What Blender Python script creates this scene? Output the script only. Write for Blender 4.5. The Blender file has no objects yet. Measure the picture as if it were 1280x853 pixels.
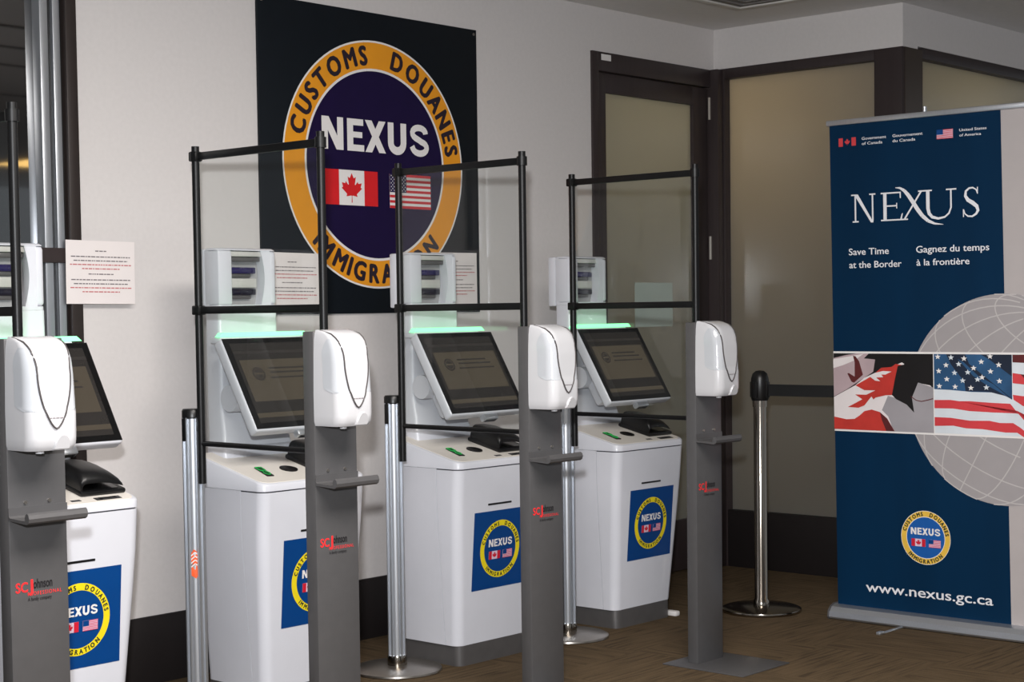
import bpy, bmesh, math, random
from mathutils import Vector, Matrix
random.seed(7)
S = bpy.context.scene
COL = S.collection
PI = math.pi

# ---------------------------------------------------------------- camera
cam = bpy.data.objects.new('camera', bpy.data.cameras.new('camera'))
COL.objects.link(cam)
F_PX, PY = 2097.477, 485.613
yaw, tilt, roll = math.radians(41.91955), math.radians(2.63359), math.radians(0.76860)
fw = Vector((math.cos(yaw)*math.cos(tilt), math.sin(yaw)*math.cos(tilt), -math.sin(tilt)))
rt = Vector((math.sin(yaw), -math.cos(yaw), 0))
dn = fw.cross(rt)
r2 = rt*math.cos(roll) + dn*math.sin(roll)
d2 = dn*math.cos(roll) - rt*math.sin(roll)
CAM = Vector((-7.0206, -4.8864, 1.30))
rot = Matrix((r2, -d2, -fw)).transposed()
cam.matrix_world = Matrix.Translation(CAM) @ rot.to_4x4()
cam.data.sensor_width = 36
cam.data.lens = F_PX*36/1280
cam.data.shift_y = (PY-426.5)/1280
cam.data.clip_start = 0.05
S.camera = cam

# ---------------------------------------------------------------- world, lamps, exposure
W = bpy.data.worlds.new('world'); S.world = W; W.use_nodes = True
W.node_tree.nodes['Background'].inputs[0].default_value = (0.88, 0.94, 1.0, 1)
W.node_tree.nodes['Background'].inputs[1].default_value = 0.27

def lamp(name, kind, loc, power, color, size=0.1, size_y=None, rot=(0, 0, 0)):
    l = bpy.data.lights.new(name, kind); l.energy = power; l.color = color
    if kind == 'AREA':
        l.size = size
        if size_y: l.shape = 'RECTANGLE'; l.size_y = size_y
    else:
        l.shadow_soft_size = size
    o = bpy.data.objects.new(name, l); COL.objects.link(o); o.location = loc; o.rotation_euler = rot
    return o
fl = lamp('flash', 'SPOT', CAM - r2*0.06 - d2*0.28, 560, (0.95, 0.97, 1.0), 0.045)
fl.data.spot_size = math.radians(95); fl.data.spot_blend = 1.0
fl.rotation_euler = (Vector((-0.7, 0, 2.1))-fl.location).to_track_quat('-Z', 'Y').to_euler()
lamp('ceiling_lamp_front', 'AREA', (-4.5, -3.0, 2.66), 126, (1.0, 0.95, 0.90), 2.4, 1.2)
lamp('back_room_lamp', 'POINT', (0.75, -0.12, 2.30), 14, (1.0, 0.84, 0.62), 0.12)
lamp('back_room_lamp_door', 'POINT', (-0.5, 0.9, 2.3), 13, (1.0, 0.88, 0.66), 0.12)
S.view_settings.view_transform = 'Standard'
S.view_settings.look = 'None'
S.view_settings.exposure = 0.5
S.view_settings.gamma = 1.0
S.view_settings.use_curve_mapping = False

# ---------------------------------------------------------------- materials
def lin(c):
    return tuple(((v/255)/12.92 if v/255 <= 0.04045 else ((v/255+0.055)/1.055)**2.4) for v in c)

def mat(name, rgb, rough=0.5, metal=0.0, spec=0.5, noise=0.04, scale=18.0, bump=0.0, coat=0.0, emit=None, es=0.0, trans=0.0, ior=1.45, stretch=None):
    m = bpy.data.materials.new(name); m.use_nodes = True
    nt = m.node_tree; b = nt.nodes['Principled BSDF']
    c = lin(rgb) if max(rgb) > 1 else rgb
    tc = nt.nodes.new('ShaderNodeTexCoord')
    nz = nt.nodes.new('ShaderNodeTexNoise'); nz.inputs['Scale'].default_value = scale; nz.inputs['Detail'].default_value = 4
    if stretch:
        mp = nt.nodes.new('ShaderNodeMapping'); mp.inputs['Scale'].default_value = stretch
        nt.links.new(tc.outputs['Object'], mp.inputs[0]); nt.links.new(mp.outputs[0], nz.inputs['Vector'])
    else:
        nt.links.new(tc.outputs['Object'], nz.inputs['Vector'])
    rp = nt.nodes.new('ShaderNodeValToRGB')
    rp.color_ramp.elements[0].position = 0.3; rp.color_ramp.elements[1].position = 0.7
    rp.color_ramp.elements[0].color = tuple(v*(1-noise) for v in c)+(1,)
    rp.color_ramp.elements[1].color = tuple(min(1, v*(1+noise)) for v in c)+(1,)
    nt.links.new(nz.outputs['Fac'], rp.inputs[0]); nt.links.new(rp.outputs[0], b.inputs['Base Color'])
    b.inputs['Roughness'].default_value = rough; b.inputs['Metallic'].default_value = metal
    b.inputs['Specular IOR Level'].default_value = spec
    b.inputs['Coat Weight'].default_value = coat; b.inputs['IOR'].default_value = ior
    b.inputs['Transmission Weight'].default_value = trans
    if bump:
        bp = nt.nodes.new('ShaderNodeBump'); bp.inputs['Strength'].default_value = bump; bp.inputs['Distance'].default_value = 0.004
        nt.links.new(nz.outputs['Fac'], bp.inputs['Height']); nt.links.new(bp.outputs[0], b.inputs['Normal'])
    if emit:
        b.inputs['Emission Color'].default_value = lin(emit)+(1,); b.inputs['Emission Strength'].default_value = es
    return m

def acrylic_mat():
    m = bpy.data.materials.new('clear_acrylic'); m.use_nodes = True; nt = m.node_tree
    nt.nodes.remove(nt.nodes['Principled BSDF']); out = nt.nodes['Material Output']
    tr = nt.nodes.new('ShaderNodeBsdfTransparent'); tr.inputs[0].default_value = (0.955, 0.965, 0.96, 1)
    gl = nt.nodes.new('ShaderNodeBsdfGlossy'); gl.inputs['Roughness'].default_value = 0.03
    df = nt.nodes.new('ShaderNodeBsdfDiffuse'); df.inputs[0].default_value = (0.7, 0.72, 0.75, 1)
    fr = nt.nodes.new('ShaderNodeFresnel'); fr.inputs[0].default_value = 1.45
    nz = nt.nodes.new('ShaderNodeTexNoise'); nz.inputs['Scale'].default_value = 3
    mr = nt.nodes.new('ShaderNodeMapRange'); mr.inputs['To Min'].default_value = 0.003; mr.inputs['To Max'].default_value = 0.009
    m1 = nt.nodes.new('ShaderNodeMixShader'); m2 = nt.nodes.new('ShaderNodeMixShader')
    nt.links.new(nz.outputs['Fac'], mr.inputs[0]); nt.links.new(mr.outputs[0], m1.inputs[0])
    nt.links.new(tr.outputs[0], m1.inputs[1]); nt.links.new(df.outputs[0], m1.inputs[2])
    ge = nt.nodes.new('ShaderNodeNewGeometry'); sb = nt.nodes.new('ShaderNodeMath'); sb.operation = 'SUBTRACT'; sb.inputs[0].default_value = 1
    ml = nt.nodes.new('ShaderNodeMath'); ml.operation = 'MULTIPLY'   # reflection from the outer face only
    nt.links.new(ge.outputs['Backfacing'], sb.inputs[1]); nt.links.new(sb.outputs[0], ml.inputs[0]); nt.links.new(fr.outputs[0], ml.inputs[1])
    nt.links.new(ml.outputs[0], m2.inputs[0]); nt.links.new(m1.outputs[0], m2.inputs[1]); nt.links.new(gl.outputs[0], m2.inputs[2])
    nt.links.new(m2.outputs[0], out.inputs[0]); return m

def frosted_mat(name, col, tl):
    m = bpy.data.materials.new(name); m.use_nodes = True; nt = m.node_tree
    nt.nodes.remove(nt.nodes['Principled BSDF']); out = nt.nodes['Material Output']
    tr = nt.nodes.new('ShaderNodeBsdfTranslucent'); tr.inputs[0].default_value = tl+(1,)
    gl = nt.nodes.new('ShaderNodeBsdfGlossy'); gl.inputs['Roughness'].default_value = 0.12
    df = nt.nodes.new('ShaderNodeBsdfDiffuse')
    fr = nt.nodes.new('ShaderNodeFresnel'); fr.inputs[0].default_value = 1.45
    nz = nt.nodes.new('ShaderNodeTexNoise'); nz.inputs['Scale'].default_value = 1.2
    rp = nt.nodes.new('ShaderNodeValToRGB')
    rp.color_ramp.elements[0].color = tuple(v*0.95 for v in col)+(1,); rp.color_ramp.elements[1].color = tuple(v*1.05 for v in col)+(1,)
    nt.links.new(nz.outputs['Fac'], rp.inputs[0]); nt.links.new(rp.outputs[0], df.inputs[0])
    m1 = nt.nodes.new('ShaderNodeAddShader'); m2 = nt.nodes.new('ShaderNodeMixShader')
    nt.links.new(tr.outputs[0], m1.inputs[0]); nt.links.new(df.outputs[0], m1.inputs[1])
    ge = nt.nodes.new('ShaderNodeNewGeometry'); sb = nt.nodes.new('ShaderNodeMath'); sb.operation = 'SUBTRACT'; sb.inputs[0].default_value = 1
    ml = nt.nodes.new('ShaderNodeMath'); ml.operation = 'MULTIPLY'   # reflection from the outer face only
    nt.links.new(ge.outputs['Backfacing'], sb.inputs[1]); nt.links.new(sb.outputs[0], ml.inputs[0]); nt.links.new(fr.outputs[0], ml.inputs[1])
    nt.links.new(ml.outputs[0], m2.inputs[0]); nt.links.new(m1.outputs[0], m2.inputs[1]); nt.links.new(gl.outputs[0], m2.inputs[2])
    nt.links.new(m2.outputs[0], out.inputs[0]); return m

def carpet_mat():
    m = bpy.data.materials.new('brown_carpet'); m.use_nodes = True; nt = m.node_tree; b = nt.nodes['Principled BSDF']
    b.inputs['Roughness'].default_value = 0.95; b.inputs['Specular IOR Level'].default_value = 0.1
    tc = nt.nodes.new('ShaderNodeTexCoord')
    def noise(scale, st, det=5):
        mp = nt.nodes.new('ShaderNodeMapping'); mp.inputs['Scale'].default_value = st; mp.inputs['Rotation'].default_value = (0, 0, 0.06)
        n = nt.nodes.new('ShaderNodeTexNoise'); n.inputs['Scale'].default_value = scale; n.inputs['Detail'].default_value = det
        nt.links.new(tc.outputs['Object'], mp.inputs[0]); nt.links.new(mp.outputs[0], n.inputs['Vector']); return n
    a = noise(9, (0.5, 7.0, 1)); a2 = noise(9, (7.0, 0.5, 1)); c = noise(160, (1, 1, 1), 2)
    ck = nt.nodes.new('ShaderNodeTexChecker'); ck.inputs['Scale'].default_value = 2.0; nt.links.new(tc.outputs['Object'], ck.inputs['Vector'])
    mx = nt.nodes.new('ShaderNodeMix'); mx.data_type = 'FLOAT'   # quarter-turned carpet tiles
    nt.links.new(ck.outputs['Fac'], mx.inputs[0]); nt.links.new(a.outputs['Fac'], mx.inputs[2]); nt.links.new(a2.outputs['Fac'], mx.inputs[3])
    rp = nt.nodes.new('ShaderNodeValToRGB'); e = rp.color_ramp.elements
    e[0].position = 0.34; e[0].color = lin((76, 63, 48))+(1,); e[1].position = 0.66; e[1].color = lin((104, 87, 66))+(1,)
    k = e.new(0.46); k.color = lin((92, 77, 58))+(1,)
    nt.links.new(mx.outputs[0], rp.inputs[0])
    mm = nt.nodes.new('ShaderNodeMix'); mm.data_type = 'RGBA'; mm.blend_type = 'MULTIPLY'; mm.inputs[0].default_value = 0.35
    nt.links.new(rp.outputs[0], mm.inputs[6]); nt.links.new(c.outputs['Fac'], mm.inputs[7])
    nt.links.new(mm.outputs[2], b.inputs['Base Color'])
    bp = nt.nodes.new('ShaderNodeBump'); bp.inputs['Strength'].default_value = 0.5; bp.inputs['Distance'].default_value = 0.004
    nt.links.new(c.outputs['Fac'], bp.inputs['Height']); nt.links.new(bp.outputs[0], b.inputs['Normal'])
    return m

M = dict(
 wall=mat('painted_plaster', (208, 203, 201), 0.75, noise=0.02, scale=60, bump=0.06, spec=0.2),
 ceiling=mat('ceiling_paint', (222, 219, 218), 0.85, noise=0.02, scale=40, spec=0.1),
 black_base=mat('black_vinyl', (30, 26, 26), 0.5, spec=0.3),
 frame=mat('dark_brown_frame', (54, 46, 46), 0.42, spec=0.4, noise=0.08, scale=8, stretch=(6, 6, .4)),
 frame_brown=mat('dark_window_frame', (48, 41, 39), 0.4, metal=0.2), cladding=mat('bronze_cladding', (70, 58, 50), 0.3, metal=0.5),
 carpet=carpet_mat(), acrylic=acrylic_mat(),
 dark_glass=mat('dark_window_glass', (10, 11, 13), 0.03, spec=1.0, ior=1.9, noise=0.02),
 frost=frosted_mat('frosted_glass', (0.10, 0.10, 0.094), (0.36, 0.33, 0.27)),
 frost_door=frosted_mat('frosted_door_glass', (0.115, 0.117, 0.11), (0.34, 0.33, 0.28)),
 aluminium=mat('brushed_aluminium', (196, 200, 206), 0.32, metal=0.85, noise=0.05, stretch=(30, 30, .5)),
 chrome=mat('polished_steel', (150, 142, 132), 0.16, metal=1.0, noise=0.03),
 steel=mat('satin_steel_base', (168, 162, 155), 0.3, metal=0.95, noise=0.04),
 stand=mat('grey_stand_metal', (84, 83, 84), 0.38, metal=0.25, noise=0.04, scale=30),
 black=mat('black_plastic', (14, 14, 15), 0.35, noise=0.1),
 black_tube=mat('black_powder_coat', (13, 13, 14), 0.4, noise=0.1, spec=0.35),
 kiosk=mat('white_kiosk_shell', (209, 210, 217), 0.28, noise=0.01, spec=0.5, coat=0.15),
 deck=mat('warm_lit_deck', (222, 216, 208), 0.4, noise=0.01),  # white shell again, warm ambient light on the top mixed into its colour
 gap=mat('dark_seam', (58, 58, 64), 0.7),
 plinth=mat('grey_plinth', (104, 102, 102), 0.35, metal=0.5, noise=0.06),
 screen=mat('screen_panel', (34, 32, 31), 0.22, emit=(34, 31, 28), es=0.34),
 screen_page=mat('screen_page', (40, 36, 32), 0.25, emit=(78, 70, 57), es=0.5),
 screen_ink=mat('screen_ink', (30, 28, 28), 0.3, emit=(52, 47, 42), es=0.46),
 screen_bar=mat('screen_bar', (30, 28, 28), 0.3, emit=(48, 44, 40), es=0.46),
 screen_glass=mat('screen_bezel_glass', (10, 10, 11), 0.12, spec=0.5),
 led=mat('green_led', (120, 255, 170), 0.4, emit=(132, 255, 162), es=1.15),
 icon=mat('green_icon_light', (20, 140, 60), 0.4, emit=(30, 170, 76), es=0.25),
 lens=mat('violet_lens', (30, 22, 74), 0.1, spec=0.8, coat=0.5, noise=0.1),
 lens_dark=mat('dark_lens', (16, 12, 30), 0.1, spec=0.8),
 recess=mat('camera_recess', (150, 150, 150), 0.35, noise=0.06),
 recess_light=mat('camera_panel', (188, 186, 182), 0.35),
 disp=mat('white_dispenser', (186, 186, 189), 0.22, noise=0.01, coat=0.3),
 disp_side=mat('tinted_dispenser_window', (178, 181, 186), 0.15, noise=0.02, coat=0.4),
 disp_line=mat('dispenser_outline', (70, 66, 66), 0.3),
 paper=mat('white_paper', (226, 218, 216), 0.85, noise=0.01),
 paper_dim=mat('greenish_sheet', (172, 184, 176), 0.7, noise=0.02),
 ink=mat('grey_ink', (120, 112, 114), 0.8), ink_red=mat('red_ink', (190, 110, 112), 0.8),
 white=mat('white_print', (226, 222, 220), 0.5, noise=0.01),
 navy=mat('poster_navy', (9, 16, 23), 0.5, spec=0.25, noise=0.06), purple=mat('poster_purple', (22, 8, 52), 0.5, spec=0.25, noise=0.05),
 gold=mat('poster_gold', (226, 148, 26), 0.45, noise=0.03), poster_ink=mat('poster_dark_letters', (32, 20, 34), 0.5),
 red=mat('flag_red', (206, 26, 32), 0.5), us_red=mat('stripe_red', (196, 40, 48), 0.5), us_blue=mat('canton_blue', (26, 18, 66), 0.5),
 sticker=mat('sticker_blue', (0, 60, 122), 0.35, noise=0.02), yellow=mat('sticker_yellow', (232, 210, 30), 0.4),
 sticker_ink=mat('sticker_letters', (50, 56, 40), 0.5), sticker_red=mat('sticker_red', (196, 26, 50), 0.5),
 pink=mat('sticker_pale_flag', (214, 190, 208), 0.5), sticker_usred=mat('sticker_stripe', (206, 84, 110), 0.5),
 logo_red=mat('logo_red', (226, 40, 44), 0.5), logo_black=mat('logo_black', (26, 24, 26), 0.5),
 orange=mat('orange_sticker', (236, 92, 40), 0.5),
 bn_blue=mat('banner_blue', (2, 38, 66), 0.6, spec=0.12, noise=0.16, scale=1.6, stretch=(1, 2.2, .25)),
 bn_white=mat('banner_white', (172, 165, 164), 0.55, noise=0.02), bn_globe=mat('banner_globe_grey', (154, 149, 150), 0.55, noise=0.02),
 bn_line=mat('banner_globe_lines', (182, 177, 176), 0.55), bn_text=mat('banner_letters', (222, 222, 226), 0.5),
 bn_disc=mat('banner_disc_blue', (16, 84, 158), 0.5), bn_gold=mat('banner_gold', (222, 180, 70), 0.5),
 ph_black=mat('photo_black', (16, 13, 15), 0.5, noise=0.2, scale=9), ph_white=mat('photo_white', (220, 212, 212), 0.5, noise=0.05, scale=7),
 ph_grey=mat('photo_grey', (150, 146, 150), 0.5, noise=0.1, scale=5), ph_mauve=mat('photo_mauve', (172, 152, 156), 0.5, noise=0.12, scale=5),
 ph_red=mat('photo_red', (186, 52, 44), 0.5, noise=0.15, scale=9), ph_maroon=mat('photo_maroon', (86, 30, 32), 0.5, noise=0.2, scale=9),
 ph_blue=mat('photo_blue', (38, 78, 116), 0.5, noise=0.22, scale=10), ph_dark=mat('photo_dark_blue', (22, 34, 54), 0.5, noise=0.2, scale=10),
 ph_stripe=mat('photo_stripe', (200, 60, 66), 0.5, noise=0.08, scale=9), ph_pale=mat('photo_pale', (208, 214, 220), 0.5, noise=0.06, scale=9),
 vent=mat('white_vent', (214, 210, 206), 0.5), vent_dark=mat('vent_dark', (120, 116, 114), 0.7),
 light_panel=mat('warm_light_panel', (255, 220, 150), 0.5, emit=(255, 205, 120), es=4.0),
 hinge=mat('hinge_steel', (214, 206, 196), 0.25, metal=0.7),
)

# ---------------------------------------------------------------- mesh helpers
class MB:
    def __init__(s): s.v = []; s.f = []; s.m = []; s.s = []
    def add(s, vs, fs, mi=0, smooth=False):
        o = len(s.v); s.v += [tuple(v) for v in vs]
        for f in fs: s.f.append(tuple(i+o for i in f)); s.m.append(mi); s.s.append(smooth)
        return s
    def bm(s, bm, mi=0, smooth=False, mtx=None):
        bm.verts.index_update()
        vs = [(mtx @ v.co if mtx else v.co.copy()) for v in bm.verts]
        s.add(vs, [[v.index for v in f.verts] for f in bm.faces], mi, smooth); bm.free(); return s
    def box(s, x0, x1, y0, y1, z0, z1, b=0.0, mi=0, mtx=None, seg=2):
        bm = bmesh.new(); bmesh.ops.create_cube(bm, size=1)
        for v in bm.verts:
            v.co = Vector(((x0+x1)/2+v.co.x*(x1-x0), (y0+y1)/2+v.co.y*(y1-y0), (z0+z1)/2+v.co.z*(z1-z0)))
        if b: bmesh.ops.bevel(bm, geom=list(bm.edges), offset=b, segments=seg, affect='EDGES', profile=0.5)
        return s.bm(bm, mi, b > 0, mtx)
    def loft(s, rings, mi=0, cap=True, smooth=True):
        n = len(rings[0]); vs = [p for r in rings for p in r]; fs = []
        for i in range(len(rings)-1):
            for j in range(n):
                k = (j+1) % n; fs.append((i*n+j, i*n+k, (i+1)*n+k, (i+1)*n+j))
        if cap: fs.append(tuple(range(n))[::-1]); fs.append(tuple(range((len(rings)-1)*n, len(rings)*n)))
        return s.add(vs, fs, mi, smooth)
    def lathe(s, prof, cx=0, cy=0, n=32, mi=0):
        return s.loft([[(cx+r*math.cos(2*PI*k/n), cy+r*math.sin(2*PI*k/n), z) for k in range(n)] for r, z in prof], mi)
    def tube(s, pts, r, n=10, mi=0, closed=False):
        pts = [Vector(p) for p in pts]; rings = []
        for i, p in enumerate(pts):
            if closed: t = pts[(i+1) % len(pts)]-pts[i-1]
            else: t = pts[min(i+1, len(pts)-1)]-pts[max(i-1, 0)]
            t.normalize(); up = Vector((0, 0, 1)) if abs(t.z) < 0.9 else Vector((0, 1, 0))
            a = t.cross(up).normalized(); b = t.cross(a)
            rings.append([p+a*r*math.cos(2*PI*k/n)+b*r*math.sin(2*PI*k/n) for k in range(n)])
        if closed: rings.append(rings[0])
        return s.loft(rings, mi, not closed)
    def cylx(s, p0, p1, r, n=20, mi=0): return s.tube([p0, p1], r, n, mi)

def obj(name, mb, mats, parent=None, label=None, kind=None, angle=35):
    if not isinstance(mats, (list, tuple)): mats = [mats]
    me = bpy.data.meshes.new(name); me.from_pydata(mb.v, [], mb.f)
    for m in mats: me.materials.append(m)
    me.polygons.foreach_set('material_index', mb.m); me.polygons.foreach_set('use_smooth', mb.s)
    me.update(); 
    if any(mb.s): me.set_sharp_from_angle(angle=math.radians(angle))
    o = bpy.data.objects.new(name, me); COL.objects.link(o)
    if parent: o.parent = parent
    if label: o['label'] = label
    if kind: o['kind'] = kind
    return o

def thing(name, label, cat, loc=(0, 0, 0), rz=0, group=None):
    o = bpy.data.objects.new(name, None); COL.objects.link(o); o.location = loc; o.rotation_euler = (0, 0, rz)
    o.empty_display_size = 0.1
    o['label'] = label; o['category'] = cat
    if group: o['group'] = group
    return o
def tag(o, label, cat, group=None):
    o['label'] = label; o['category'] = cat
    if group: o['group'] = group
    return o
def dup(root, loc, label, rz=0):
    def cp(o, parent):
        c = o.copy(); COL.objects.link(c)
        if parent: c.parent = parent
        for ch in list(kids.get(o, [])): cp(ch, c)
        return c
    kids = {}
    def walk(o):
        for ch in o.children: kids.setdefault(o, []).append(ch); walk(ch)
    walk(root)
    r = cp(root, None); r.location = loc; r.rotation_euler = (0, 0, rz); r['label'] = label
    return r
def struct(name, mb, m, parent=None): return obj(name, mb, m, parent, kind='structure')

# ---- flat print: polygons (points, material index, layer)
def circ(cx, cy, r, n=64, a0=0, a1=2*PI):
    return [(cx+r*math.cos(a0+(a1-a0)*k/n), cy+r*math.sin(a0+(a1-a0)*k/n)) for k in range(n)]
def rect(x0, y0, x1, y1): return [(x0, y0), (x1, y0), (x1, y1), (x0, y1)]
def ringpolys(cx, cy, r0, r1, n=72):
    out = []
    for k in range(n):
        a, b = 2*PI*k/n, 2*PI*(k+1)/n
        out.append([(cx+r0*math.cos(a), cy+r0*math.sin(a)), (cx+r1*math.cos(a), cy+r1*math.sin(a)), (cx+r1*math.cos(b), cy+r1*math.sin(b)), (cx+r0*math.cos(b), cy+r0*math.sin(b))])
    return out
def strokes(pts, w):
    out = []
    for (x0, y0), (x1, y1) in zip(pts, pts[1:]):
        L = math.hypot(x1-x0, y1-y0) or 1; nx, ny = -(y1-y0)/L*w/2, (x1-x0)/L*w/2
        out.append([(x0-nx, y0-ny), (x1-nx, y1-ny), (x1+nx, y1+ny), (x0+nx, y0+ny)])
    return out
_tc = {}
def glyphs(txt, weight=0.0, space=1.0):
    k = (txt, weight, space)
    if k not in _tc:
        c = bpy.data.curves.new('lettering', 'FONT'); c.body = txt; c.offset = weight; c.space_character = space; c.resolution_u = 3
        o = bpy.data.objects.new('lettering', c); COL.objects.link(o)
        bpy.context.view_layer.update()
        me = bpy.data.meshes.new_from_object(o.evaluated_get(bpy.context.evaluated_depsgraph_get()))
        vs = [(v.co.x, v.co.y) for v in me.vertices]; fs = [list(p.vertices) for p in me.polygons]
        bpy.data.objects.remove(o); bpy.data.curves.remove(c); bpy.data.meshes.remove(me)
        _tc[k] = (vs, fs)
    return _tc[k]
def shifts(w):   # heavier strokes: the letter set several times, slightly apart
    return [(0, 0)] if not w else [(w*math.cos(k*PI/3), w*math.sin(k*PI/3)*0.7) for k in range(6)]
class PR:
    """a flat print laid out in (u, v) on a surface given by fn(u, v, lift)"""
    def __init__(s, fn, step=0.0006): s.fn = fn; s.mb = MB(); s.step = step; s.k = 0
    def poly(s, pts, mi=0, layer=1):
        a = sum(p[0]*q[1]-q[0]*p[1] for p, q in zip(pts, pts[1:]+pts[:1]))
        if a < 0: pts = pts[::-1]
        s.k = (s.k+1) % 9
        s.mb.add([s.fn(u, v, layer*s.step+s.k*4e-5) for u, v in pts], [tuple(range(len(pts)))], mi); return s
    def polys(s, L, mi=0, layer=1):
        for p in L: s.poly(p, mi, layer)
        return s
    def text(s, txt, u0, u1, v0, v1, mi=0, layer=2, weight=0.0, space=1.0, slope=0.0, capfit=True):
        vs, fs = glyphs(txt, 0.0, space)
        xs = [p[0] for p in vs]; x0, x1 = min(xs), max(xs)
        if capfit:
            y0, y1 = 0.0, CAP
        else:
            y0, y1 = min(p[1] for p in vs), max(p[1] for p in vs)
        def f(p, q=0):
            t = (p[0]-x0)/(x1-x0); return s.fn(u0+t*(u1-u0), v0+(p[1]-y0)/(y1-y0)*(v1-v0)+slope*t, layer*s.step+q*4e-5)
        for q, (dx, dy) in enumerate(shifts(weight)): s.mb.add([f((p[0]+dx, p[1]+dy), q) for p in vs], fs, mi)
        return s
    def arc(s, txt, cx, cy, r, a0, a1, h, wsc=1.0, mi=0, layer=3, weight=0.0, top=True):
        """letters along an arc from angle a0 to a1 (degrees), cap height h"""
        n = len(txt)
        ws = []
        for ch in txt:
            vs, _ = glyphs(ch); ws.append(max(p[0] for p in vs)-min(p[0] for p in vs))
        
        gaps = [0.02 if 'A' in txt[i:i+2] else 0.11 for i in range(n-1)]+[0]; tot = sum(ws)+sum(gaps); t = 0
        for ch, w, gap in zip(txt, ws, gaps):
            vs, fs = glyphs(ch); x0 = min(p[0] for p in vs)
            a = math.radians(a0+(a1-a0)*(t+w/2)/tot); t += w+gap
            ex = Vector((math.sin(a), -math.cos(a))) if top else Vector((-math.sin(a), math.cos(a)))
            ey = Vector((math.cos(a), math.sin(a))) if top else -Vector((math.cos(a), math.sin(a)))
            c = Vector((cx, cy))+Vector((math.cos(a), math.sin(a)))*r
            sc = h/CAP
            for q, (dx, dy) in enumerate(shifts(weight)):
                P = [c+ex*((p[0]+dx-x0-w/2)*sc*wsc)+ey*((p[1]+dy-CAP/2)*sc) for p in vs]
                s.mb.add([s.fn(p.x, p.y, layer*s.step+q*4e-5) for p in P], fs, mi)
        return s
    def obj(s, name, mats, parent=None, label=None, kind=None): return obj(name, s.mb, mats, parent, label, kind)
CAP = max(p[1] for p in glyphs('E')[0])

LEAF = [(-90, 2030), (-45, 1167), (-70, 1100), (-156, 1069), (-1015, 1220), (-899, 900), (-919, 827), (-1860, 65), (-1648, -34), (-1614, -113), (-1800, -685), (-1258, -570), (-1185, -608), (-1080, -855), (-657, -401), (-580, -390), (-546, -458), (-750, -1510), (-423, -1321), (-332, -1348), (0, -2000)]
LEAF = [(x/4800, -y/4800) for x, y in LEAF] + [(-x/4800, -y/4800) for x, y in LEAF[-2::-1]]

def canada_flag(p, u0, u1, v0, v1, red=0, white=1, layer=3, side=0.26):
    w = u1-u0; h = v1-v0
    p.poly(rect(u0, v0, u1, v1), white, layer)
    p.poly(rect(u0, v0, u0+w*side, v1), red, layer+1); p.poly(rect(u1-w*side, v0, u1, v1), red, layer+1)
    cx, cy = (u0+u1)/2, (v0+v1)/2
    p.poly([(cx+x*h*1.02, cy+y*h) for x, y in LEAF], red, layer+1)
def us_flag(p, u0, u1, v0, v1, red=0, white=1, blue=2, layer=3, stars=True, cw=0.4):
    h = v1-v0; w = u1-u0
    p.poly(rect(u0, v0, u1, v1), white, layer)
    for k in range(0, 13, 2): p.poly(rect(u0, v1-(k+1)*h/13, u1, v1-k*h/13), red, layer+1)
    p.poly(rect(u0, v1-7*h/13, u0+cw*w, v1), blue, layer+2)
    if stars:
        for r in range(9):
            for c in range(6 if r % 2 == 0 else 5):
                x = u0+cw*w*(2*c+1+(r % 2))/12; y = v1-(7*h/13)*(r+1)/10; R = h*0.026
                p.poly([(x+(R if k % 2 == 0 else R*.45)*math.sin(k*PI/5), y+(R if k % 2 == 0 else R*.45)*math.cos(k*PI/5)) for k in range(10)], white, layer+3)
def ribbon(p, pts, ws, lay, mi=0):
    n = len(pts); Lf = []; Rt = []
    for i in range(n):
        a = pts[max(0, i-1)]; b = pts[min(n-1, i+1)]; dx, dv = b[0]-a[0], b[1]-a[1]; Ld = math.hypot(dx, dv) or 1
        nx, ny = -dv/Ld*ws[i]/2, dx/Ld*ws[i]/2; Lf.append((pts[i][0]+nx, pts[i][1]+ny)); Rt.append((pts[i][0]-nx, pts[i][1]-ny))
    for i in range(n-1): p.poly([Lf[i], Rt[i], Rt[i+1], Lf[i+1]], mi, lay)
def block_title(p, u0, u1, v0, v1, lay):
    """NEXUS in heavy block capitals, drawn in a 5.0 x 1.1 box"""
    k = (u1-u0)/4.98; q = (v1-v0)/1.1; w = .27
    T = lambda L: [(u0+x*k, v0+y*q) for x, y in L]
    P = lambda L: p.poly(T(L), 0, lay)
    P(rect(0, 0, w, 1.1)); P(rect(.68, 0, .68+w, 1.1)); P([(0, 1.1), (w+.04, 1.1), (.68+w, 0), (.64, 0)])
    P(rect(1.12, 0, 1.12+w, 1.1)); P(rect(1.12, 0, 1.88, .22)); P(rect(1.12, .46, 1.80, .66)); P(rect(1.12, .88, 1.85, 1.1))
    P([(1.93, 0), (2.24, 0), (2.88, 1.1), (2.57, 1.1)]); P([(1.93, 1.1), (2.24, 1.1), (2.88, 0), (2.57, 0)])
    U = [(3.12, 1.1), (3.12, .40)]+[(3.42+.30*math.cos(math.radians(a)), .40-.28*math.sin(math.radians(a))) for a in range(165, 0, -15)]+[(3.72, .40), (3.72, 1.1)]
    ribbon(p, T(U), [w*k]*len(U), lay)
    S_ = [(4.79, .80)]+[(4.47+.32*math.cos(math.radians(a)), .81+.20*math.sin(math.radians(a))) for a in range(15, 255, 20)]+[(4.50, .56)]+[(4.50+.34*math.cos(math.radians(a)), .31+.21*math.sin(math.radians(a))) for a in range(75, -170, -20)]+[(4.13, .34)]
    ribbon(p, T(S_), [(.22*k if 2 < i < len(S_)-2 else .235*k) for i in range(len(S_))], lay)
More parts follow.
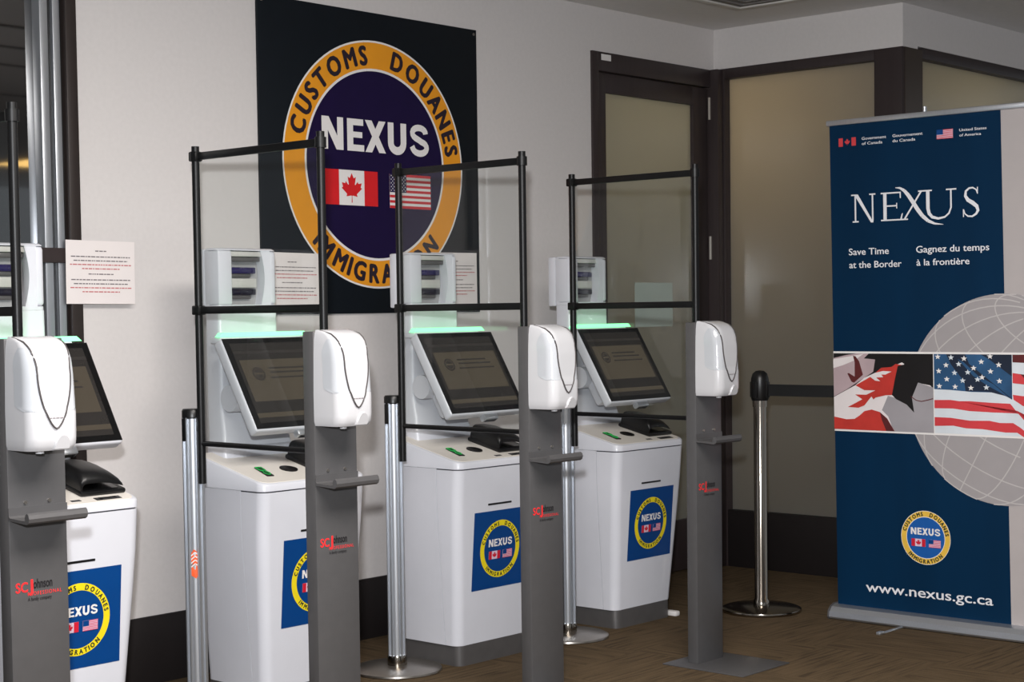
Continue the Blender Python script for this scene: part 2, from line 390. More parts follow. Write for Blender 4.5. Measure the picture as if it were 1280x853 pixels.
def emblem(fn, R, parent, pal, stars=False, inner=0.775, mid_white=True, lay=1, n=72):
    """round seal with ring lettering; pal: edge, ring, disc, ink, title, red, usred, white, usblue"""
    f = lambda u, v, l: fn(u*R, v*R, l)
    p = PR(f); p.polys(ringpolys(0, 0, 0.985, 1.0, n), 0, lay); p.obj('emblem_edge', pal['edge'], parent)
    if mid_white: p = PR(f); p.polys(ringpolys(0, 0, inner-0.02, inner, n), 0, lay); p.obj('emblem_inner_edge', pal['edge'], parent)
    p = PR(f); p.polys(ringpolys(0, 0, inner, 0.985, n), 0, lay); p.obj('emblem_ring', pal['ring'], parent)
    p = PR(f); p.poly(circ(0, 0, inner-(0.02 if mid_white else 0), n), 0, lay); p.obj('emblem_disc', pal['disc'], parent)
    wt = 0.055; h = (0.985-inner)*0.68; rm = (0.985+inner)/2
    for word, a0, a1, tp in (('CUSTOMS', 167, 96, True), ('DOUANES', 79, 8, True), ('IMMIGRATION', 222, 318, False)):
        p = PR(f); p.arc(word, 0, 0, rm, a0, a1, h, 0.88, 0, lay+2, wt, top=tp); p.obj('ring_lettering', pal['ink'], parent)
    p = PR(f); block_title(p, -0.595, 0.605, 0.10, 0.357, lay+2); p.obj('title_lettering', pal['title'], parent)
    p = PR(f); canada_flag(p, -0.57, 0.0, -0.335, -0.055, 0, 1, lay+2); p.obj('canadian_flag', [pal['red'], pal['white']], parent)
    p = PR(f); us_flag(p, 0.135, 0.61, -0.34, -0.06, 0, 1, 2, lay+2, stars); p.obj('american_flag', [pal['usred'], pal['white'], pal['usblue']], parent)

# ================================================================ STRUCTURE
T = 0.12
mb = MB(); mb.box(-9, 3.2, -11, 3.2, -0.1, 0.0); struct('floor', mb, M['carpet'])
mb = MB(); mb.box(-9, 3.2, -11, 3.2, 2.69, 2.80); struct('ceiling', mb, M['ceiling'])
# back wall (holds the poster): solid between the window and the door, plus the band above the door
mb = MB(); mb.box(-3.768, -1.012, 0, T, 0, 2.69); mb.box(-1.012, 0.12, 0, T, 2.487, 2.69); mb.box(-9, -3.768, 0.06, T, 0, 2.69)
struct('wall_back', mb, M['wall'])
# boxed soffit over the glass partition and its return
mb = MB(); mb.box(-0.035, 0.105, -1.052, 0.0, 2.492, 2.69); mb.box(0.105, 3.2, -1.052, -0.92, 2.505, 2.69); struct('wall_right', mb, M['wall'])
# room behind the frosted glass
mb = MB(); mb.box(-1.5, 3.0, 3.0, 3.1, 0, 2.69); mb.box(3.0, 3.1, -1.0, 3.1, 0, 2.69); mb.box(-1.6, -1.5, T, 3.1, 0, 2.69); struct('wall_back_room', mb, M['wall'])
# skirtings
mb = MB(); mb.box(-3.768, -1.012, -0.012, 0, 0, 0.242, 0.002); struct('baseboard_back', mb, M['black_base'])
# ---- window_1: dark window left of the wall
w1 = bpy.data.objects.new('window_1', None); COL.objects.link(w1); w1['kind'] = 'structure'
obj('window_frame', MB().box(-3.811, -3.768, -0.03, 0.06, 0, 2.69, 0.003), M['frame_brown'], w1)
obj('mullion', MB().box(-3.851, -3.823, -0.015, 0.05, 0, 2.69, 0.003), M['aluminium'], w1)
obj('mullion', MB().box(-3.900, -3.869, -0.015, 0.05, 0, 2.69, 0.003), M['aluminium'], w1)
obj('mullion_seal', MB().box(-3.869, -3.851, 0.0, 0.05, 0, 2.69).box(-3.823, -3.811, 0.0, 0.05, 0, 2.69), M['black'], w1)
obj('transom', MB().box(-6.0, -3.811, -0.025, 0.05, 1.481, 1.531, 0.003), M['frame'], w1)
obj('pane', MB().box(-6.0, -3.900, 0.03, 0.04, 1.531, 2.69), M['dark_glass'], w1)
obj('pane', MB().box(-6.0, -3.900, 0.03, 0.04, 0.0, 1.481), M['dark_glass'], w1)
# ---- door_1: dark door with a frosted pane
d1 = bpy.data.objects.new('door_1', None); COL.objects.link(d1); d1['kind'] = 'structure'
obj('door_frame', MB().box(-1.012, -0.965, -0.012, 0.10, 0, 2.487, 0.002).box(-0.965, -0.035, -0.012, 0.10, 2.40, 2.487, 0.002).box(-0.085, -0.036, -0.055, 0.10, 0, 2.487, 0.002), M['frame'], d1)
obj('door_leaf', MB().box(-0.965, -0.897, 0.004, 0.05, 0.01, 2.395, 0.003).box(-0.209, -0.088, 0.004, 0.05, 0.01, 2.395, 0.003)
    .box(-0.897, -0.209, 0.004, 0.05, 2.305, 2.395, 0.003).box(-0.897, -0.209, 0.004, 0.05, 0.01, 0.26, 0.003), M['frame'], d1)
obj('door_pane', MB().box(-0.897, -0.209, 0.022, 0.030, 0.26, 2.305), M['frost_door'], d1)
for z0, z1 in ((2.24, 2.35), (1.545, 1.66), (0.25, 0.36)):
    obj('hinge', MB().tube([(-0.088, -0.008, z0), (-0.088, -0.008, z1)], 0.007, 10), M['hinge'], d1)
obj('frame_label', MB().box(-0.947, -0.877, -0.0135, -0.012, 2.449, 2.477), M['white'], d1, 'small white label')
# ---- window_2: frosted partition at right angles, window_3: its return
w2 = bpy.data.objects.new('window_2', None); COL.objects.link(w2); w2['kind'] = 'structure'; w2.location = (-0.035, 0.008, 0)
obj('window_frame', MB().box(0.0, 0.10, -0.072, 0.0, 0, 2.492, 0.002).box(0.0, 0.10, -0.91, -0.072, 2.442, 2.492, 0.002), M['frame'], w2)
obj('corner_post', MB().box(0.0, 0.185, -1.055, -0.91, 0.0, 2.492, 0.003), [M['frame']], w2)
obj('kick_panel', MB().box(0.0, 0.10, -0.91, -0.072, 0.0, 0.285, 0.002), M['black_base'], w2)
obj('pane', MB().box(0.045, 0.053, -0.91, -0.072, 0.285, 2.442), M['frost'], w2)
w3 = bpy.data.objects.new('window_3', None); COL.objects.link(w3); w3['kind'] = 'structure'; w3.location = (-0.03, 0.008, 0)
obj('window_frame', MB().box(0.185, 3.2, -1.055, -0.93, 2.455, 2.505, 0.002), M['frame'], w3)
obj('corner_cladding', MB().box(0.02, 0.186, -1.0575, -1.055, 0.0, 2.492), M['cladding'], w3, 'bronze metal cladding')
obj('kick_panel', MB().box(0.185, 3.2, -1.055, -0.95, 0.0, 0.285, 0.002), M['black_base'], w3)
obj('pane', MB().box(0.185, 3.2, -1.01, -1.0, 0.285, 2.455), M['frost_door'], w3)

# ceiling fittings
vt = thing('ceiling_vent', 'square white framed vent in the ceiling at the top edge', 'vent', (-0.77, -0.74, 2.69))
obj('vent_frame', MB().box(-0.30, 0.30, 0.26, 0.30, -0.014, 0.0, 0.003).box(-0.30, 0.30, -0.30, -0.26, -0.014, 0, 0.003).box(-0.30, -0.26, -0.26, 0.26, -0.014, 0, 0.003).box(0.26, 0.30, -0.26, 0.26, -0.014, 0, 0.003), M['vent'], vt)
for k in range(4):
    r = 0.245-k*0.06
    obj('louvre', MB().box(-r, r, r-0.03, r, -0.010, -0.001).box(-r, r, -r, -r+0.03, -0.010, -0.001).box(-r, -r+0.03, -r+0.03, r-0.03, -0.010, -0.001).box(r-0.03, r, -r+0.03, r-0.03, -0.010, -0.001), M['vent_dark'], vt)
cl = thing('ceiling_light', 'warm rectangular ceiling light reflected in the dark window', 'ceiling light', (1.35, -8.2, 2.69))
obj('light_frame', MB().box(-0.24, 0.24, -0.44, 0.44, -0.012, 0.0, 0.003), M['vent'], cl)
obj('light_diffuser', MB().box(-0.21, 0.21, -0.41, 0.41, -0.016, -0.012), M['light_panel'], cl)
for i, yy in enumerate((-2.2, -2.75, -3.3, -4.4)):
    struct('trim_%d' % (i+1), MB().box(-9, 3.2, yy-0.012, yy+0.012, 2.684, 2.69), M['vent_dark'])

# ================================================================ WALL SIGN
ps = thing('wall_sign', 'large square dark sign with round gold ring seal on the back wall', 'sign', (-2.383, -0.001, 1.893))
obj('sign_board', MB().box(-0.593, 0.593, -0.013, 0.0, -0.594, 0.594, 0.001), M['navy'], ps)
emblem(lambda u, v, l: (u+0.003, -0.0132-l, v-0.006), 0.49, ps,
       dict(edge=M['white'], ring=M['gold'], disc=M['purple'], ink=M['poster_ink'], title=M['white'], red=M['red'], usred=M['us_red'], white=M['white'], usblue=M['us_blue']), stars=True, n=96)
for sx in (-1, 1):
    for sz in (-1, 1):
        obj('screw', MB().tube([(sx*0.575, -0.013, sz*0.575), (sx*0.575, -0.0155, sz*0.575)], 0.006, 10), M['steel'], ps)

# ================================================================ PAPER NOTICES
def notice(name, x, z, label, tilt=0.0):
    t = thing(name, label, 'notice', (x, -0.0315 if x < -3.5 else -0.0165, z)); t.rotation_euler = (0, tilt, 0); t['group'] = 'paper notices on the back wall'
    obj('sheet', MB().box(-0.1375, 0.1375, -0.0006, 0, -0.107, 0.107), M['paper'], t)
    p = PR(lambda u, v, l: (u, -0.0006-l, v)); r = random.Random(5)
    for rows, z0 in (((0, 1, 1, 2, 2), 0.072), ((0, 1, 1, 2, 2), -0.006)):
        for k, kind in enumerate(rows):
            half = (0.022, 0.118, 0.108, 0.122, 0.075)[k]; v = z0-0.0135*k-(0.006 if k else 0); u = -half
            if z0 < 0 and k == 0: half = 0.05; u = -half
            while u < half:
                w = r.uniform(0.005, 0.018); p.poly(rect(u, v-0.0019, min(u+w, half), v+0.0019), 1 if kind == 2 else 0, 1); u += w+0.0028
    p.obj('print', [M['ink'], M['ink_red']], t)
    return t
notice('paper_notice', -3.697, 1.450, 'white paper notice bridging window frame and wall at far left', 0.01)
notice('paper_notice', -2.835, 1.425, 'white paper notice overlapping the lower left of the round seal sign', 0.01)
notice('paper_notice', -1.948, 1.440, 'white paper notice at the lower right corner of the seal sign', -0.005)
t = thing('blank_sheet', 'dim greenish blank sheet stuck on the frosted door glass', 'sheet', (-0.52, 0.0215, 1.322))
obj('sheet', MB().box(-0.15, 0.15, -0.001, 0.0, -0.106, 0.106), M['paper_dim'], t)

# ================================================================ KIOSK
def yfront(z): return -0.667-0.051*(z-0.075)/0.655
def hwid(z):
    P = [(0.0, .187), (0.075, .191), (0.3, .206), (0.5, .220), (0.6, .2255), (0.8, .228)]
    for (a, x), (b, y) in zip(P, P[1:]):
        if z <= b: return x+(y-x)*(z-a)/(b-a)
    return P[-1][1]
def yrear(z): return -0.36 if z < 0.35 else -0.36
def arcpts(cx, cy, r, a0, a1, n=7): return [(cx+r*math.cos(math.radians(a0+(a1-a0)*k/n)), cy+r*math.sin(math.radians(a0+(a1-a0)*k/n))) for k in range(n+1)]
def front_section(hw, yf, yb, r=0.036):   # counter-clockwise plan outline, rounded front corners
    return arcpts(-hw+r, yf+r, r, 180, 270)+arcpts(hw-r, yf+r, r, 270, 360)+[(hw, yb), (-hw, yb)]
SEAM = -0.605
def make_kiosk(label):
    k = thing('border_kiosk', label, 'kiosk', (0, 0, 0), 0, 'self service border kiosks')
    zs = [0.075, 0.2, 0.35, 0.5, 0.6, 0.66, 0.726]
    obj('front_cover', MB().loft([[(x, y, z) for x, y in front_section(hwid(z), yfront(z), SEAM)] for z in zs]), M['kiosk'], k)
    zs2 = zs[:-1]+[0.7295]
    obj('body', MB().loft([[(x, y, z) for x, y in ([(-hwid(z), SEAM+0.0025), (hwid(z), SEAM+0.0025)]+arcpts(hwid(z)-.03, yrear(z)-.03, .03, 0, 90, 4)+arcpts(-hwid(z)+.03, yrear(z)-.03, .03, 90, 180, 4))] for z in zs2]), M['kiosk'], k)
    obj('seam_core', MB().loft([[(x, y, z) for x, y in front_section(hwid(z)-.004, yfront(z)+.004, -0.5)] for z in (0.08, 0.35, 0.6, 0.7315)]), M['gap'], k)
    # plinth
    obj('plinth', MB().loft([[(x, y, z) for x, y in front_section(.184, yfront(0.05)-.002, -0.37, 0.03)] for z in (0.0, 0.0755)]), M['plinth'], k)
    # sloping deck
    hw = 0.2275; zt = lambda y: 0.756+0.24*(y+0.71)
    def ring(hw, yf, z, top=False, ins=0.0):
        P = front_section(hw-ins, yf+ins, -0.36-ins)
        return [(x, y, (zt(y)+z) if top else z) for x, y in P]
    obj('deck', MB().loft([ring(hw, -0.7185, 0.7305), ring(hw, -0.7185, -0.006, True), ring(hw, -0.7185, -0.002, True, 0.002), ring(hw, -0.7185, 0.0, True, 0.006)]), M['kiosk'], k)
    obj('deck_plate', MB().loft([ring(hw, -0.7185, -0.001, True, 0.010), ring(hw, -0.7185, 0.0012, True, 0.011)]), M['deck'], k)
    # things set in the deck, in deck coordinates
    ca = math.atan(0.24); D = Matrix.Translation((0, -0.6, zt(-0.6)+0.0012)) @ Matrix.Rotation(ca, 4, 'X')
    rd = obj('id_symbol', MB().box(-0.013, 0.013, -0.045, 0.045, 0, 0.004, 0.001, mtx=D @ Matrix.Translation((-0.130, -0.008, 0)) @ Matrix.Rotation(-0.18, 4, 'Z')), M['black'], k, 'black passport symbol with a lit green outline')
    mtx = D @ Matrix.Translation((-0.130, -0.008, 0.0042)) @ Matrix.Rotation(-0.18, 4, 'Z')
    g = MB()
    g.tube([mtx @ Vector(p) for p in [(-.011, .043, 0), (-.011, .012, 0), (-.004, 0, 0), (-.011, -.02, 0), (-.004, -.036, 0), (.004, -.036, 0), (.011, -.02, 0), (.004, 0, 0), (.011, .012, 0), (.011, .043, 0)]], 0.0018, 6, closed=True)
    g.box(-.009, .009, .008, .011, -.001, .001, mtx=mtx)
    obj('light_outline', g, M['icon'], rd)
    obj('card_reader', MB().loft([[D @ Vector((-0.018+r*math.cos(a*PI/14), 0.0+r*math.sin(a*PI/14), z)) for a in range(28)] for r, z in ((.031, 0), (.031, .003), (.027, .004))]), M['black'], k)
    sc = obj('document_scanner', MB().box(0.055, 0.212, -0.062, 0.11, 0.0, 0.016, 0.006, mtx=D), M['black'], k)
    # hood: an arch over the back of the scanner plate
    def hood(t, ins):
        P = [(.058+ins, .0), (.058+ins, .030)]+[(.080-(.022-ins)*math.cos(math.radians(q)), .044+(.022-ins)*math.sin(math.radians(q))) for q in (0, 30, 60, 90)]
        P += [(.120, .066-ins), (.155, .061-ins), (.182, .051-ins), (.200, .040-ins*.6), (.206, .034)]
        return [(x, z*t) for x, z in P]
    def hsec(y, t): return [D @ Vector((x, y, z)) for x, z in hood(t, 0)+hood(t, .006)[::-1]]
    obj('scanner_hood', MB().loft([hsec(-.052, .62), hsec(-.046, .80), hsec(-.030, .96), hsec(-.005, 1.05), hsec(.06, 1.08), hsec(.10, 1.0)]), M['black'], sc)
    obj('scanner_back', MB().box(0.060, 0.196, 0.085, 0.100, 0.01, 0.044, 0.004, mtx=D), M['black'], sc)
    obj('scan_glass', MB().box(0.072, 0.19, -0.05, 0.08, 0.016, 0.017, mtx=D), M['screen_glass'], sc)
    obj('deck_label', MB().box(0.005, 0.037, -0.092, -0.080, 0, 0.0012, mtx=D), M['stand'], k)
    lb = obj('deck_label', MB().box(0.085, 0.172, -0.100, -0.078, 0, 0.0012, mtx=D), M['black'], k, 'black strip label')
    obj('label_print', MB().box(0.09, 0.098, -0.096, -0.082, 0.0012, 0.0018, mtx=D).box(0.158, 0.168, -0.096, -0.082, 0.0012, 0.0018, mtx=D).box(0.107, 0.15, -0.096, -0.094, 0.0012, 0.0018, mtx=D).box(0.107, 0.15, -0.084, -0.082, 0.0012, 0.0018, mtx=D), M['stand'], lb)
    # receipt slot and round seal sticker on the tilted front
    th = math.atan(0.051/0.655)
    def fr(u, v, l): z = 0.418+v*math.cos(th); return (u+0.012, yfront(z)-0.0012-l, z)
    obj('receipt_slot', MB().box(-0.062, 0.066, yfront(0.589)-0.002, yfront(0.589)+0.01, 0.5855, 0.5925, 0.001), M['black'], k)
    p = PR(fr); p.poly(rect(-0.146, -0.146, 0.146, 0.146), 0, 0.0); st = p.obj('sticker', M['sticker'], k, 'square blue sticker with a yellow ringed seal')
    emblem(fr, 0.108, st, dict(edge=M['yellow'], ring=M['yellow'], disc=M['sticker'], ink=M['sticker_ink'], title=M['white'], red=M['sticker_red'], usred=M['sticker_usred'], white=M['pink'], usblue=M['sticker']), inner=0.80, mid_white=False, n=56)
    # column base, column, tower
    def rr(hx, y0, y1, r): return arcpts(-hx+r, y0+r, r, 180, 270, 5)+arcpts(hx-r, y0+r, r, 270, 360, 5)+arcpts(hx-.008, y1-.008, .008, 0, 90, 3)+arcpts(-hx+.008, y1-.008, .008, 90, 180, 3)
    obj('column_base', MB().loft([[(x, y, z) for x, y in rr(hx, y0, -0.345, 0.012)] for hx, y0, z in ((.158, -.445, zt(-.445)-.01), (.158, -.440, .852), (.150, -.432, .858))]), M['kiosk'], k)
    col = obj('column', MB().loft([[(x, y, z) for x, y in rr(hx, y0, y1, .014)] for hx, y0, y1, z in ((.150, -.43, -.345, .855), (.142, -.42, -.335, .90), (.128, -.392, -.314, .97), (.127, -.388, -.312, 1.322))]), M['kiosk'], k)
    # camera head: frame with an opening, recess, lamps and lenses
    hd = MB(); x0, x1, z0, z1 = -0.068, 0.058, 1.334, 1.518
    def headring(z, hx, y0): return [(x, y, z) for x, y in rr(hx, y0, -0.312, .018)]
    hd.loft([headring(1.3225, .127, -.388), headring(z0, .127, -.388)])
    hd.loft([headring(z1, .127, -.388), headring(1.521, .126, -.387), headring(1.526, .120, -.380)])
    hd.box(-.127, x0, -.388, -.312, z0, z1, .006); hd.box(.092, .127, -.386, -.312, z0, z1, .012, seg=3); hd.box(-.126, .126, -.330, -.312, z0, z1)
    c = [(x1+0.016*math.cos((t/10-.5)*PI)*1.0, z0+(z1-z0)*t/10) for t in range(11)]     # bowed inner cheek on the right
    hd.loft([[(xx, -.386, zz), (.100, -.386, zz), (.100, -.330, zz), (xx+.006, -.330, zz)] for xx, zz in c])
    h = obj('camera_head', hd, M['kiosk'], k)
    obj('camera_recess', MB().box(x0-.002, .075, -.345, -.331, z0, z1), M['recess'], h)
    obj('camera_lamp', MB().box(x0+.002, .072, -.380, -.345, 1.498, 1.516, .003), M['recess_light'], h)
    obj('camera_shade', MB().box(x0+.002, .066, -.372, -.345, 1.482, 1.497, .002), M['plinth'], h)
    for zc, m in ((1.451, 'lens'), (1.378, 'lens_dark')):
        ln = obj('camera_lens', MB().box(x0+.004, .052, -.366, -.345, zc-.011, zc+.011, .004), M[m], h)
        obj('lens_mount', MB().box(x0+.018, .035, -.360, -.345, zc-.024, zc-.011, .003), M['plinth'], h)
    obj('camera_ledge', MB().box(x0+.003, .058, -.362, -.345, 1.392, 1.424, .003), M['recess_light'], h)
    obj('rear_module', MB().box(-.127, .120, -.311, -.272, 1.318, 1.524, .006), M['kiosk'], k)
    # monitor: tilted slab
    U = Vector((0, .516, .857)).normalized(); N = Vector((0, -U.z, U.y)); X = Vector((1, 0, 0))
    Mm = Matrix((( X.x, U.x, N.x, 0), (X.y, U.y, N.y, -.668), (X.z, U.z, N.z, .925), (0, 0, 0, 1)))
    mon = obj('monitor', MB().box(-.205, .205, 0, .350, -.044, 0, .010, mtx=Mm, seg=3).box(-.17, .17, .03, .32, -.062, -.043, .012, mtx=Mm), M['kiosk'], k)
    obj('bezel_glass', MB().box(-.2005, .2005, .006, .345, -.001, .0012, mtx=Mm), M['screen_glass'], mon)
    def ms(u, v, l): return Mm @ Vector((u, v, .0013+l))
    p = PR(ms, .0004)
    p.poly(rect(-.178, .026, .178, .326), 0, 0)
    p.poly(rect(-.165, .105, .165, .262), 1, 1); p.poly(rect(-.178, .045, .178, .062), 1, 1)
    p.poly(rect(-.178, .285, .178, .296), 3, 1)
    p.poly(circ(-.105, .208, .026, 28), 2, 2); p.polys(ringpolys(-.105, .208, .017, .0195, 28), 1, 3); p.poly(rect(-.122, .205, -.088, .212), 1, 3)
    for v, a, b in ((.228, -.055, .10), (.212, -.055, .12), (.192, -.06, .13)): p.poly(rect(a, v-.003, b, v+.003), 2 if v < .2 else 3, 2)
    p.obj('screen', [M['screen'], M['screen_page'], M['screen_ink'], M['screen_bar']], mon)
    obj('led_strip', MB().loft([[(-.175, -.446, 1.226), (.214, -.446, 1.226), (.196, -.446, 1.241), (-.160, -.446, 1.241)], [(-.175, -.422, 1.226), (.214, -.422, 1.226), (.196, -.422, 1.241), (-.160, -.422, 1.241)]], smooth=False), M['led'], k, 'glowing green light strip')
    obj('led_holder', MB().box(-.17, .18, -.446, -.39, 1.205, 1.2255, .003), M['kiosk'], k)
    obj('monitor_arm', MB().box(-.10, .10, .06, .25, -.155, -.061, .015, mtx=Mm), M['kiosk'], k)
    obj('arm_hinge', MB().tube([(-.135, -.44, 1.02), (.135, -.44, 1.02)], .045, 24), M['kiosk'], k)
    rdr = obj('barcode_reader', MB().box(-.03, .045, -.022, .002, -.036, -.008, .005, mtx=Mm), M['aluminium'], k)
    obj('reader_window', MB().box(-.02, .035, -.0235, -.0215, -.030, -.014, mtx=Mm), M['black'], rdr)
    return k
k3 = make_kiosk('white kiosk furthest right, nearest the dark door, sticker fully visible')
k3.location = (-1.518, 0, 0)
dup(k3, (-2.444, 0, 0), 'second white kiosk from the right, in front of the seal sign\'s right edge')
dup(k3, (-3.350, 0, 0), 'white kiosk below the left edge of the large seal sign')
dup(k3, (-4.270, 0, 0), 'white kiosk at the far left, cut by the picture edge')
obj('cable_clip', MB().box(-.016, .016, -.03, .03, 0, .022, .006), M['white'])
o = bpy.data.objects['cable_clip']; o.location = (-1.315, -0.66, 0); tag(o, 'small white plastic piece on the carpet at the foot of the right kiosk', 'clip')

# ================================================================ BELT POSTS
def make_post(label):
    t = thing('belt_post', label, 'barrier post', (0, 0, 0), 0, 'aluminium belt posts beside the kiosks')
    obj('post_tube', MB().lathe([(.0255, .02), (.0255, .985)], n=28), M['aluminium'], t)
    for a in range(4):
        m = Matrix.Rotation(math.radians(a*90), 4, 'Z')
        obj('edge_rail', MB().box(.0225, .0335, -.011, -.0075, .03, .975, mtx=m).box(.0225, .0335, .0075, .011, .03, .975, mtx=m).box(.0225, .0275, -.0075, .0075, .03, .975, mtx=m), M['aluminium'], t)
    obj('post_cap', MB().lathe([(.030, .972), (.033, .975), (.033, .996), (.029, 1.002), (.0, 1.002)], n=28), M['black'], t)
    obj('belt_slot', MB().box(-.036, -.026, -.009, .009, .90, .972, .002), M['black'], t)
    obj('collar', MB().lathe([(.0, .02), (.036, .02), (.036, .05), (.034, .058), (.0, .058)], n=28), M['chrome'], t)
    obj('base_disc', MB().lathe([(.0, .0), (.160, .0), (.163, .004), (.162, .010), (.15, .016), (.05, .022), (.0, .022)], n=56), M['steel'], t)
    return t
PX = [(-3.722, -.550), (-2.806, -.524), (-1.945, -.612), (-4.735, -.55)]
bp = make_post('silver belt post with an orange mark on its tube, below the sign\'s left edge')
def orange(u, v, l):   # wraps round the tube, facing the camera
    a = math.radians(-132)+u/.0262; return ((.0262+l)*math.cos(a), (.0262+l)*math.sin(a), .512+v)
p = PR(orange)
for v in (-.030, .012):
    p.poly([(-.012, v-.012), (.004, v-.022), (.014, v-.004), (.010, v+.02), (-.002, v+.03), (-.010, v+.018)], 0, 1)
for k in range(4): p.polys(strokes([(-.012, -.016+k*.012), (.002, -.004+k*.012), (.014, -.014+k*.012)], .0035), 1, 2)
p.obj('orange_mark', [M['orange'], M['white']], bp, 'orange and white patterned mark')
def mk2(dx):
    q = PR(lambda u, v, l: (.0262*math.cos(-0.62)+dx+u, .0262*math.sin(-0.62)-.008-l, .47+v))
    return q
bq = make_post('silver belt post left of the second kiosk from the right, round steel base')
bq.location = (PX[1][0], PX[1][1], 0)
bp.location = (PX[0][0], PX[0][1], 0)
dup(bq, (PX[2][0], PX[2][1], 0), 'silver belt post left of the rightmost kiosk, half behind a sanitizer stand')

# ================================================================ CLEAR DIVIDERS
def make_divider(label, length, lean=0.0):
    t = thing('clear_divider', label, 'divider', (0, 0, 0), 0, 'black framed clear dividers')
    L = -length
    obj('divider_post', MB().tube([(0, 0, .765), (0, 0, 1.832)], .0125, 14).tube([(0, 0, 1.785), (0, 0, 1.815)], .017, 14), M['black_tube'], t)
    obj('divider_post', MB().tube([(0, L, .86), (0, L, 1.832)], .0125, 14).tube([(0, L, 1.785), (0, L, 1.815)], .0175, 14).tube([(0, L, .88), (0, L, .91)], .016, 14), M['black_tube'], t)
    obj('rail', MB().box(-.006, .006, L, 0, 1.788, 1.812, .003), M['black_tube'], t)
    obj('rail', MB().box(-.006, .006, L, 0, 1.304, 1.328, .003), M['black_tube'], t)
    obj('rail', MB().tube([(0, 0, .893), (0, L, .893)], .0085, 12), M['black_tube'], t)
    obj('clear_pane', MB().box(-.0015, .0015, L+.012, -.012, 1.328, 1.788), M['acrylic'], t)
    obj('clear_pane', MB().box(-.0015, .0015, L+.012, -.012, .900, 1.304), M['acrylic'], t)
    for z in (1.80, 1.316): obj('clamp', MB().box(-.015, .015, -.018, .018, z-.015, z+.015, .004), M['black_tube'], t)
    obj('bracket', MB().box(-.008, .008, 0, .022, .80, .83, .002).box(-.008, .008, 0, .022, .93, .96, .002), M['black_tube'], t)
    return t
dv = make_divider('black framed clear divider across the left edge of the seal sign', .59)
dv.location = (PX[0][0], PX[0][1]-.046, 0)
dup(dv, (PX[1][0], PX[1][1]-.046, 0), 'black framed clear divider in front of the right half of the sign')
dup(dv, (PX[2][0], PX[2][1]-.046, 0), 'black framed clear divider in front of the door')
dup(dv, (PX[3][0], PX[3][1]-.046, 0), 'black framed clear divider at the far left edge, one upright visible')

